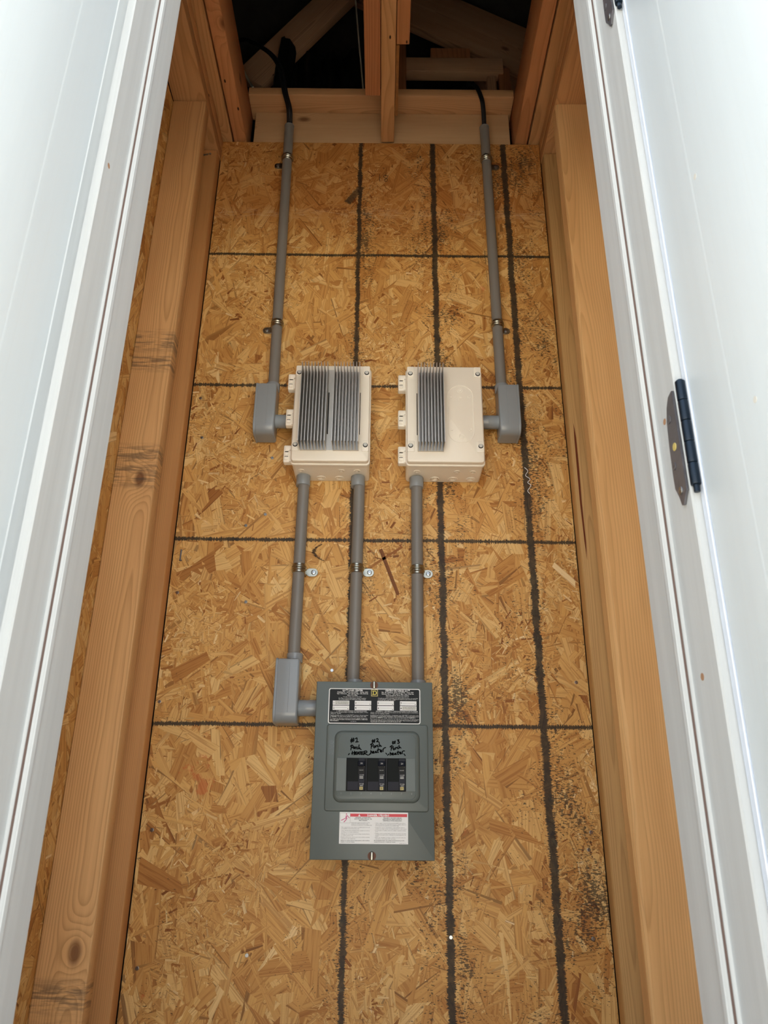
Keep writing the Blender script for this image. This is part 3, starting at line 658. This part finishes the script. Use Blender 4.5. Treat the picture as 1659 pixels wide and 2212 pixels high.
# ---------------------------------------------------------------- beige control boxes
def control_box(label, x0, groups, oval, kos, sinkx):
    x1 = x0 + .1748; z0, z1 = .7590, 1.0090
    t = thing('control_box', label, 'enclosure', 'beige control boxes on the sheathing', (x0, 1.649, z0))
    C = lambda o: child_at(o, t)
    C(bobj('body', SL(x0, x1, z0, z1 - .001, 1.559, 1.6465, r=.008, ch=.001), M_beige, None, True))
    C(bobj('rim', SL(x0 - .0022, x1 + .0022, z0 - .0030, z1 + .001, 1.5545, 1.5625, r=.009, ch=.0018), M_beige, None, True))
    lid = C(bobj('lid', SL(x0 + .0005, x1 - .0008, z0 + .0005, z1, 1.5410, 1.5560, r=.007, ch=.0022, chr_=.0030), M_beige, None, True))
    def sub(o): o.parent = lid; o.matrix_parent_inverse = Matrix(); return o
    for px in (x0 + .0010, x1 - .0175):
        for pz in (z0 + .0245, z1 - .0295): sub(bobj('corner_pad', SL(px, px + .0165, pz, pz + .0280, 1.5394, 1.5420, r=.003, ch=.0008), M_beige, None, True))
    for sx in (x0 + .0085, x1 - .0085):
        for sz in (z0 + .0400, z1 - .0205):
            sub(bobj('screw_well', CY((sx, 1.5393, sz), (0, 1, 0), .0056, .0006, 20), M_blk, None))  # flat black disc, the shade of the screw recess put into its colour
            bm = CY((sx, 1.5388, sz + .0010), (0, 1, 0), .0042, .0014, 20, bev=.0005); box(bm, sx - .0026, sx + .0026, 1.5379, 1.5382, sz + .0005, sz + .0014)
            sub(bobj('lid_screw', bm, M_lgrey, None, True))
    for hz in (.9765, .8810, .7865):
        h = C(bobj('hinge', SL(x0 - .0195, x0 + .002, hz - .0215, hz + .0215, 1.5610, 1.5760, r=.003, ch=.002), M_beige, None, True))
        for kx, kz, w, hh, m in ((x0 - .0155, hz + .006, .016, .012, M_beige), (x0 - .0165, hz - .004, .0085, .007, M_beige), (x0 - .0165, hz - .0160, .0085, .0075, M_beige), (x0 - .0062, hz - .0205, .0045, .030, M_beige)):
            k = bobj('hinge_rib', SL(kx, kx + w, kz, kz + hh, 1.5585, 1.562, r=.0015, ch=.0008), m, None, True); k.parent = h
        for kz in (hz + .0040, hz - .0080):
            k = bobj('hinge_slot', B(x0 - .0165, x0 - .0085, 1.5598, 1.5612, kz, kz + .0012), M_blk, None); k.parent = h
    # raised circles on the underside
    for kx, ky, r in kos:
        bm = bmesh.new()
        for f, rr_ in ((1, .0016), (.60, .0014)): tube(bm, [(kx + r * f * math.cos(R(a)), ky + r * f * math.sin(R(a)), z0 - .0002) for a in range(0, 360, 15)], rr_, 6, True, up=Vector((0, 0, 1)))
        cyl(bm, (kx, ky, z0 - .0005), (0, 0, 1), .0012, .001, 8); C(bobj('knockout', bm, M_beige, None, True))
    if oval:
        ox = x0 + .1238; oz = .8830; pts = []
        for i in range(17): a = R(180 * i / 16); pts.append((ox + .0295 * math.cos(a), oz + .0455 + .0295 * math.sin(a)))
        for i in range(17): a = R(180 + 180 * i / 16); pts.append((ox + .0295 * math.cos(a), oz - .0455 + .0295 * math.sin(a)))
        bm = bmesh.new(); tube(bm, [(x, 1.5410, z) for x, z in pts], .0011, 6, True)
        for bx, bz, r in ((0, .0605, .0055), (0, -.0590, .0055)):
            for f in (1, .45): tube(bm, [(ox + bx + r * f * math.cos(R(a)), 1.541, oz + bz + r * f * math.sin(R(a))) for a in range(0, 360, 20)], .0011, 6, True)
        for bx, bz in ((-.0215, .0438), (.0205, .0443), (-.0215, -.0418), (.0208, -.0414)): tube(bm, [(ox + bx + .0022 * math.cos(R(a)), 1.541, oz + bz + .0022 * math.sin(R(a))) for a in range(0, 360, 30)], .0011, 6, True)
        tube(bm, [(ox - .0035, 1.541, oz + .036), (ox - .0035, 1.541, oz + .0435), (ox, 1.541, oz + .0465), (ox + .0035, 1.541, oz + .0435), (ox + .0035, 1.541, oz + .036)], .0008, 6)
        cyl(bm, (ox, 1.5406, oz + .0415), (0, 1, 0), .0022, .002, 12); sub(bobj('embossed_outline', bm, M_beige, None, True))
    for n, (sx0, sx1) in enumerate(sinkx):
        hs = C(bobj('heat_sink', SL(sx0, sx1, .7845, .9890, 1.5365, 1.5410, r=.0006), M_alu, None))
        for k in range(9):
            fx = sx0 + .0007 + (sx1 - sx0 - .0014) * k / 8
            f = bobj('fin', B(fx - .00065, fx + .00065, 1.4930, 1.5370, .7848, .9888), M_alu, None); f.parent = hs
    g = [(sinkx[0][0] - .0016, sinkx[0][0])] if oval else [(sinkx[0][1], sinkx[0][1] + .0026), (sinkx[1][1], sinkx[1][1] + .0014)]
    for a, b in g: C(bobj('gap_strip', SL(a, b, .8260, .9350, 1.5395, 1.5412, r=.001), M_blk, None))  # black slivers painting the dark of the gaps beside the finned blocks
    if not oval: C(bobj('mounting_plate', SL(sinkx[0][1] - .001, sinkx[1][0] + .001, .7860, .9960, 1.5399, 1.5412, r=.0006), simple('dull_aluminium', 'c9c7c2', .4, .4), None))
    return t
K = ((.0193, 1.590, .0062), (.1115, 1.590, .0062), (.1473, 1.590, .0062), (.0625, 1.629, .0095), (.1050, 1.629, .0095))
bl = control_box('left beige plastic box, lid covered by two finned aluminium blocks', -.2098, 2, False, [(-.2098 + a, b, c) for a, b, c in K], [(-.1908, -.1312), (-.1165, -.0580)])
br = control_box('right beige plastic box, one finned aluminium block beside bare oval outline', .0499, 1, True, [(.0499 + a + .005, b, c) for a, b, c in K] + [(.2017, 1.629, .0095)], [(.0742, .1325)])

# ---------------------------------------------------------------- breaker panel
PX0, PX1, PZ0, PZ1 = -.1310, .0998, -.0517, .2738
pn = thing('breaker_panel', 'grey steel electrical panel with three black breakers and black and white labels', 'electrical panel', None, (-.0156, 1.649, PZ0))
P_ = lambda o: child_at(o, pn)
P_(bobj('enclosure', SL(PX0 + .003, PX1 - .003, PZ0 + .003, PZ1 - .002, 1.5545, 1.6465, r=.002), M_grey, None))
cov = P_(bobj('cover', SL(PX0, PX1, PZ0, PZ1, 1.5515, 1.5600, r=.0015, ch=.0014), M_grey, None, True, 30))
def cs(o): o.parent = cov; return o
cs(bobj('raised_pan', (lambda bm: (slab(bm, -.1075, .0900, .0315, .1912, 1.5490, 1.5530, r=.006, ch=.0028, chr_=.0022), bm)[1])(bmesh.new()), M_grey, None, True, 50))
cs(bobj('raised_frame', SL(-.0918, .0738, .0470, .1785, 1.5435, 1.5500, r=.015, ch=.0062, chr_=.0058, n=10), M_grey, None, True, 50))
cs(bobj('rolled_rim', tube(bmesh.new(), [(x, 1.5444, z) for x, z in rr(-.0835, .0652, .0535, .1712, .010, 8)], .0012, 8, True), M_grey, None, True))
for a, b in ((-.0855, -.0672), (.0466, .0645)): cs(bobj('filler_plate', SL(a, b, .0675, .1272, 1.5427, 1.5440, r=.0005, ch=.0003), M_grey, None))
P_(bobj('breaker_opening', SL(-.0670, .0464, .0672, .1275, 1.5429, 1.5500, r=.0006), M_blk, None))
bm = bmesh.new()
for i, x in enumerate((-.0759, -.0572, -.038, -.0195, -.0003, .019, .0382, .0574)): text_bm(bm, str(i + 1), x, .0618, .0035, 1.5432, 'C')
cs(bobj('embossed_numbers', bm, simple('grey_highlight', '8b9592', .3), None))  # flat digits, the highlight of the embossing put into a lighter grey
for i, x0 in enumerate((-.0655, -.0270, .0115)):
    b = P_(bobj('breaker', SL(x0, x0 + .0345, .0685, .1262, 1.5400, 1.5440, r=.0006, ch=.0005), M_black, None))
    def sb(o): o.parent = b; return o
    sb(bobj('lower_pad', SL(x0 + .0012, x0 + .0215, .0690, .0845, 1.5391, 1.5401, r=.0004), M_black2, None))
    sb(bobj('handle_track', SL(x0 + .0222, x0 + .0335, .0690, .1262, 1.5388, 1.5401, r=.0004), M_black2, None))
    sb(bobj('handle_slot', SL(x0 + .0215, x0 + .0325, .0985, .1115, 1.5383, 1.5390, r=.0003), M_blk, None))
    bm = SL(x0 + .0205, x0 + .0338, .1118, .1208, 1.5335, 1.5392, r=.0008, ch=.0010); sb(bobj('toggle', bm, simple('toggle_navy', '0e1320', .6, spec=.15), None))
    bm = bmesh.new(); text_bm(bm, '20' if i == 2 else '30', x0 + .0275, .1152, .0034, 1.5331, 'C'); text_bm(bm, 'O/OFF', x0 + .0280, .0950, .0022, 1.5384, 'C')
    text_bm(bm, 'ON/OFF', x0 + .0270, .1040, .0016, 1.5379, 'C'); text_bm(bm, '10 kA', x0 + .0280, .0790, .0026, 1.5384, 'C')
    box(bm, x0 + .0240, x0 + .0310, 1.5384, 1.5386, .0900, .0912); box(bm, x0 + .0240, x0 + .0310, 1.5384, 1.5386, .0925, .0937); box(bm, x0 + .0250, x0 + .0310, 1.5384, 1.5386, .0768, .0776)
    box(bm, x0 + .0212, x0 + .0334, 1.5384, 1.5388, .1112, .1116)
    sb(bobj('breaker_print', bm, M_lgrey, None))
    sb(bobj('emblem', SL(x0 + .0243, x0 + .0307, .0696, .0752, 1.5380, 1.5390, r=.0003), M_gold2, None))
    bm = bmesh.new(); text_bm(bm, 'D', x0 + .0275, .0710, .0028, 1.5376, 'C', bold=.02); sb(bobj('emblem_letter', bm, M_blk, None))
    if i < 2: P_(bobj('breaker_divider', B(x0 + .0355, x0 + .0367, 1.5405, 1.5440, .0680, .1268), M_black2, None))
for z in (.2672, -.0444):
    x = -.0163
    cs(bobj('screw_recess', SL(x - .0078, x + .0078, z - .0074, z + .0074, 1.5508, 1.5520, r=.0078, n=10), M_brown, None))  # flat brown disc marking the recess around the screw
    bm = SL(x - .0030, x + .0030, z - .0078, z + .0076, 1.5478, 1.5512, r=.0028, ch=.0014); box(bm, x - .0005, x + .0005, 1.5468, 1.5480, z - .005, z + .005)
    cs(bobj('cover_screw', bm, M_zinc, None, True))
# clear tape on the left
t_ = NT('clear_tape'); t_.b.inputs['Transmission Weight'].default_value = .9; t_.b.inputs['Alpha'].default_value = .10; M_tape = t_.fin((.9, .9, .9, 1), .12)
cs(bobj('tape_piece', SL(-.1020, -.0765, .1335, .1600, 1.5482, 1.5486, r=.004), M_tape, None))

# upper black label
Y0 = 1.5509
lab = P_(bobj('circuit_label', SL(-.1060, .0755, .1920, .2603, 1.5506, 1.5518, r=.0040), M_lwhite, None))
def lb(o): o.parent = lab; return o
lb(bobj('label_field', SL(-.1042, .0737, .1936, .2587, 1.5502, 1.5507, r=.0030), M_lblack, None))
bm = bmesh.new(); g = bmesh.new(); tx = bmesh.new(); ln = bmesh.new()
YF, YT, YU = 1.5501, 1.5498, 1.5496
i = 0
for cx0 in (-.0975, -.0542, -.0095, .0353):
    for z0 in (.2276, .2180):
        i += 1; box(bm, cx0, cx0 + .0326, YT, YF, z0, z0 + .0084)
        text_bm(tx, str(i), cx0 + .0008, z0 + .0022, .0040, YU, 'L', bold=.02)
        if i in (1, 8):
            box(g, cx0 + .0042, cx0 + .0318, YT - .0001, YT + .00005, z0 + .0010, z0 + .0076)
            text_bm(tx, 'DO NOT USE THIS SPACE', cx0 + .0052, z0 + .0050, .0016, YU, 'L', .0255, .01); text_bm(tx, 'NO UTILICE ESTE ESPACIO', cx0 + .0052, z0 + .0021, .0016, YU, 'L', .0255, .01)
        else:
            box(ln, cx0 + .0045, cx0 + .0290, YT - .00015, YT, z0 + .0043, z0 + .0047); text_bm(tx, 'L', cx0 + .0296, z0 + .0052, .0018, YU, 'L'); text_bm(tx, 'R', cx0 + .0294, z0 + .0012, .0020, YU, 'L', bold=.03)
lb(bobj('circuit_blank', bm, M_lwhite, None)); lb(bobj('blocked_blank', g, M_lgrey, None)); lb(bobj('circuit_rule', ln, M_lline, None)); lb(bobj('circuit_number', tx, M_ink, None))
tb = bmesh.new(); TY = 1.5499
def T(s, x, z, h, w=None, a='L', b=.0): text_bm(tb, s, x, z, h, TY, a, w, b)
T('QO\u2122 LOAD CENTER', -.0590, .2549, .0030, .0410, 'C', .03)
T('Catalog No. QO6-12L100F/S    Series G04', -.0590, .2518, .0025, .0610, 'C', .01)
T('Type 1 Enclosure   120 / 240 Vac Max. 1 Ph, 50/60 Hz', -.0590, .2488, .0022, .0620, 'C', .01)
T('Mains 100 A Max.', -.0590, .2459, .0021, .0205, 'C', .01)
T('Use only circuits numbered 2 through 7', -.0590, .2430, .0018, .0370, 'C')
T('See Main or Service Disconnect rating, if installed.', -.0590, .2402, .0018, .0545, 'C')
T('See wiring diagram for additional voltage ratings.', -.0590, .2378, .0018, .0540, 'C')
T('CENTRO DE CARGA QO\u2122', .0305, .2549, .0030, .0490, 'C', .03)
T('No. de Cat\u00e1logo QO6-12L100F/S   Serie G04', .0305, .2518, .0025, .0630, 'C', .01)
T('Gabinete Tipo 1   120 / 240 V~ Max. 1 fase, 50/60 Hz', .0305, .2488, .0022, .0640, 'C', .01)
T('L\u00ednea principal de 100 A como m\u00e1ximo.', .0305, .2459, .0021, .0460, 'C', .01)
T('Utilice s\u00f3lo los circuitos numerados del 2 al 7.', .0305, .2432, .0018, .0455, 'C')
T('Consulte los valores nominales de la desconexi\u00f3n principal o de acometida', -.0085, .2408, .0016, .0790)
T('si est\u00e1 instalada. Consulte el diagrama de alambrado para obtener valores', -.0085, .2387, .0016, .0760)
T('nominales adicionales de tensi\u00f3n.', -.0085, .2367, .0016, .0350)
T('L = LEFT, R = RIGHT HANDLES ON TANDEM BREAKERS.', -.0895, .2153, .0017, .0600, 'L', .01)
T('Close unused circuit breaker openings with filler plates. Order', -.1020, .2128, .0017, .0745)
T('catalog no. QOFP.', -.1020, .2104, .0017, .0215)
T('Handle at mid-position or red VISI-TRIP\u2122 indicator shows breaker', -.1020, .2072, .0017, .0745)
T('is TRIPPED. To reset, move handle to OFF position, then ON.', -.1020, .2046, .0017, .0710, 'L', .01)
T('To disconnect all load conductors from the supply conductors,', -.1020, .2015, .0017, .0735)
T('turn OFF circuit breaker handle(s) marked MAIN or SERVICE', -.1020, .1991, .0017, .0735, 'L', .01)
T('DISCONNECT.', -.1020, .1966, .0017, .0170, 'L', .02)
T('102-540-06', -.0620, .1957, .0012, .0110)
T('IZQUIERDO L - IZQUIERDA, R - DERECHA EN INTERRUPTORES DE TANDEM', -.0120, .2153, .0017, .0820, 'L', .01)
T('Cierre con placas de relleno las aberturas sin usar del interruptor autom\u00e1tico.', -.0228, .2130, .0016, .0945)
T('Solicite el n\u00b0 de cat\u00e1logo QOFP.', -.0228, .2108, .0016, .0370)
T('La palanca en posici\u00f3n intermedia o el indicador rojo VISI-TRIP\u2122 indica que se ha', -.0228, .2078, .0016, .0945)
T('DISPARADO el interruptor autom\u00e1tico. Para restablecerlo, coloque la palanca en la', -.0228, .2054, .0016, .0945, 'L', .01)
T('posici\u00f3n de ABIERTO. Luego, mu\u00e9vala a colocar en la posici\u00f3n de CERRADO.', -.0228, .2030, .0016, .0890, 'L', .01)
T('Para desconectar todos los conductores de carga de los conductores de alimentaci\u00f3n', -.0228, .2000, .0016, .0950)
T('coloque las palancas de los interruptores marcadas "desconexi\u00f3n principal" o', -.0228, .1976, .0016, .0940, 'L', .01)
T('"desconexi\u00f3n de acometida" en posici\u00f3n de abierto (O).', -.0228, .1953, .0016, .0600, 'L', .01)
lb(bobj('label_print', tb, M_lwhite, None))
lb(bobj('emblem', SL(-.0220, -.0087, .2450, .2583, 1.5497, 1.5503, r=.0004), M_gold2, None))
lb(bobj('emblem_field', SL(-.0207, -.0100, .2463, .2570, 1.5495, 1.5498, r=.0003), M_lblack, None))
bm = bmesh.new()
for a, b, c, d in ((-.0184, -.0169, .2478, .2556), (-.0196, -.0132, .2544, .2556), (-.0196, -.0132, .2478, .2490), (-.0125, -.0110, .2497, .2537)): box(bm, a, b, 1.5492, 1.5496, c, d)
for sgn, zc in ((1, .2537), (-1, .2497)):
    v = [bm.verts.new((x, 1.5492, zc + sgn * dz)) for x, dz in ((-.0110, 0), (-.0132, .0019), (-.0132, .0007), (-.0125, 0))]; bm.faces.new(v)
lb(bobj('emblem_letter', bm, M_gold, None))

# lower danger label
dl = P_(bobj('danger_label', SL(-.0776, .0507, -.0242, .0306, 1.5506, 1.5518, r=.0004), M_lwhite, None))
def dp(o): o.parent = dl; return o
dp(bobj('red_band', B(-.0575, .0490, 1.5502, 1.5507, .0228, .0280), M_red, None))
bm = bmesh.new(); text_bm(bm, 'DANGER / PELIGRO', -.0258, .0237, .0034, 1.5499, 'L', .0410, .03)
for a, b in (((-.0425, .0237), (-.0385, .0237)),): 
    v = [bm.verts.new(p) for p in ((-.0428, 1.5499, .0236), (-.0385, 1.5499, .0236), (-.0406, 1.5499, .0272))]; bm.faces.new(v)
dp(bobj('band_lettering', bm, M_lwhite, None))
bm = bmesh.new()
for a, b, c, d in ((-.0762, -.0578, .0286, .0289), (-.0762, -.0578, .0115, .0118), (-.0764, -.0761, .0115, .0289), (-.0579, -.0576, .0115, .0289)): box(bm, a, b, 1.5502, 1.5506, c, d)
dp(bobj('pictogram_frame', bm, M_lline, None))
bm = bmesh.new()
def lim(P, r):
    for (a, b), (c, d) in zip(P, P[1:]): tube(bm, [(a, 1.5503, b), (c, 1.5503, d)], r, 6, flat=.25)
lim([(-.0648, .0245), (-.0652, .0205), (-.0640, .0190)], .0012); lim([(-.0650, .0205), (-.0680, .0190), (-.0745, .0160)], .0007); lim([(-.0640, .0195), (-.0660, .0165), (-.0695, .0130)], .0008); lim([(-.0640, .0250), (-.0615, .0225), (-.0590, .0200)], .0006)
cyl(bm, (-.0648, 1.5502, .0270), (0, 1, 0), .0012, .0004, 12)
dp(bobj('falling_figure', bm, M_pink, None))
bm = bmesh.new()
def D(s, x, z, w, h=.0014, a='L', b=.0): text_bm(bm, s, x, z, h, 1.5502, a, w, b)
for k, s in enumerate(('HAZARD OF ELECTRIC', 'SHOCK, EXPLOSION, OR', 'ARC FLASH')): D(s, -.0335, .0202 - k * .0024, (.029, .033, .0155)[k], .0018, 'C', .02)
for k, s in enumerate(('PELIGRO DE DESCARGA', 'EL\u00c9CTRICA, EXPLOSI\u00d3N O', 'DESTELLO POR ARQUEO')): D(s, .0215, .0200 - k * .0024, (.034, .036, .035)[k], .0018, 'C', .02)
for s, x, z, w in (('\u2022 Apply appropriate personal protective', -.0570, .0118, .0365), ('equipment (PPE) and follow safe', -.0555, .0096, .0310), ('electrical work practices. See NFPA 70E.', -.0555, .0073, .0385),
    ('\u2022 This equipment must only be installed and serviced', -.0752, .0036, .0540), ('by qualified electrical personnel.', -.0735, .0012, .0330), ('\u2022 Turn off all power supplying this equipment before', -.0752, -.0020, .0540), ('working on or inside equipment.', -.0738, -.0046, .0325),
    ('\u2022 Always use a properly rated voltage sensing device', -.0752, -.0078, .0540), ('to confirm power is off.', -.0738, -.0103, .0220), ('\u2022 Replace all devices, doors, and covers before turning', -.0752, -.0134, .0540), ('on power to this equipment.', -.0738, -.0160, .0265)): D(s, x, z, w)
D('Failure to follow these instructions will result in', -.0745, -.0192, .0535, .0015, 'L', .02); D('death or serious injury.', -.0745, -.0217, .0260, .0015, 'L', .02)
for s, x, z, w in (('\u2022 Utilice equipo de protecci\u00f3n personal (EPP) apropiado y', -.0120, .0110, .0580), ('siga las pr\u00e1cticas de seguridad el\u00e9ctrica establecidas por', -.0105, .0087, .0580), ('su Compa\u00f1\u00eda (consulte la norma NFPA 70E).', -.0105, .0065, .0440),
    ('\u2022 Solamente el personal el\u00e9ctrico especializado deber\u00e1', -.0120, .0036, .0560), ('instalar y prestar servicio de mantenimiento a este equipo.', -.0105, .0013, .0590), ('\u2022 Desenergice el equipo antes de realizar cualquier trabajo', -.0120, -.0014, .0590), ('en \u00e9l.', -.0105, -.0037, .0050),
    ('\u2022 Siempre utilice un dispositivo detector de tensi\u00f3n de valor', -.0120, -.0066, .0590), ('nominal adecuado para confirmar la desenergizaci\u00f3n del', -.0105, -.0089, .0570), ('equipo.', -.0105, -.0110, .0065), ('\u2022 Antes de energizar el equipo, vuelva a colocar todos los', -.0120, -.0136, .0580), ('dispositivos, las puertas y las cubiertas.', -.0105, -.0160, .0380)): D(s, x, z, w)
D('El incumplimiento de estas precauciones podr\u00e1', -.0125, -.0188, .0560, .0015, 'L', .02); D('causar la muerte o lesiones serias.', -.0125, -.0212, .0400, .0015, 'L', .02); D('40273-341-02', .0345, -.0231, .0130, .0012)
dp(bobj('warning_print', bm, simple('print_grey', '2f3338', .5), None))

# marker writing, stroke by stroke
HW = '''180,115 172,235|222,110 212,215|148,165 248,140|150,200 245,180|270,130 315,110 312,215|280,218 350,208
180,310 165,430|150,330 190,300 220,325 205,360 175,370|245,345 225,365 240,395 262,375 250,345|272,350 278,400|275,365 300,345|335,350 310,370 320,400 345,390|372,290 365,400|368,385 390,370 400,400 430,412
205,460 200,550|185,515 260,490|258,455 248,555|280,480 275,545|280,485 325,475|277,512 315,508|275,545 320,540|330,545 350,480 375,540|335,520 372,515|370,480 430,470|400,475 398,545|430,478 428,545|430,480 480,470|430,510 475,505|428,545 480,538|505,455 500,550|500,460 560,450 575,485 510,510 605,560
130,520 105,555|655,520 625,555|1055,500 1080,530|1135,520 1100,560|1515,515 1550,560
715,150 712,235|765,140 755,225|695,180 775,165|700,212 770,200|805,140 840,120 855,155 815,205 850,200 885,220
690,265 680,385|660,285 700,255 735,280 715,315 680,325|760,310 742,340 760,365 785,340 762,310|795,305 803,350|798,320 825,300|855,290 835,315 850,340 870,330|885,240 895,330|893,315 915,295 925,325 945,318
672,430 672,525|672,490 695,460 710,510|725,485 755,470 735,455 722,485 745,505 765,495|805,450 785,475 800,495 820,470 825,492|862,375 850,480 870,485|830,430 905,405|915,455 950,435 925,420 910,455 935,475 955,462|980,395 985,465|983,420 1010,370 1050,355
1235,185 1235,265|1290,175 1280,250|1215,215 1300,195|1222,250 1295,235|1345,155 1390,150 1365,190 1400,205 1385,240 1350,240
1195,320 1190,430|1160,340 1200,305 1240,325 1225,360 1192,370|1262,365 1242,390 1258,415 1280,395 1263,365|1300,350 1305,400|1303,365 1335,345|1365,335 1345,360 1360,385 1380,375|1390,290 1395,370|1395,360 1420,340 1430,360 1445,365
1165,475 1165,560|1165,530 1190,500 1205,550|1220,525 1250,510 1230,495 1217,525 1240,548 1262,535|1300,495 1280,520 1295,540 1318,510 1325,538|1365,440 1358,525 1380,530|1335,480 1405,470|1410,500 1440,485 1420,470 1408,500 1430,520 1450,508|1470,460 1475,515|1473,475 1495,440 1535,440'''
bm = bmesh.new()
for row in HW.split('\n'):
    for s in row.split('|'):
        P = [tuple(map(float, p.split(','))) for p in s.split()]
        P = [Vector((-.0717 + .1254 * x / 1659, .1720 - .1085 * y / 1540)) for x, y in P]
        if len(P) > 2: P = spline(P, 4)
        tube(bm, [(p[0], 1.5430, p[1]) for p in P], .00088, 6, flat=.3)
        for p in (P[0], P[-1]): cyl(bm, (p[0], 1.5430, p[1]), (0, 1, 0), .0008, .0004, 8)
cs(bobj('handwriting', bm, M_ink, None))

# ---------------------------------------------------------------- cables
def cable(label, path, offs, r):
    t = thing('power_cable', label, 'cable', None, path[0])
    for ox, oy in offs:
        P = spline([(x + ox, y + oy, z) for x, y, z in path], 8)
        child_at(bobj('insulated_wire', tube(bmesh.new(), P, r, 12), M_cable, None, True), t)
    return t
cable('thick black cable arching out of the left tall conduit into the attic', [(-.2812, 1.62, 1.80), (-.2826, 1.619, 1.87), (-.2835, 1.597, 1.91), (-.297, 1.586, 1.962), (-.316, 1.59, 2.06), (-.356, 1.62, 2.165), (-.432, 1.70, 2.32), (-.50, 1.80, 2.47), (-.62, 1.95, 2.62)], ((-.0042, 0), (.0042, .001), (0, -.0035)), .0042)
cable('thinner black cable curving out of the right tall conduit', [(.2778, 1.62, 1.80), (.2776, 1.619, 1.87), (.2745, 1.60, 1.915), (.2685, 1.588, 1.950), (.254, 1.594, 2.005), (.234, 1.64, 2.064), (.20, 1.75, 2.085), (.15, 1.90, 2.06)], ((-.0022, 0), (.0022, .0015)), .0046)

# every real thing keeps its place when its parent empty moves
bpy.context.view_layer.update()
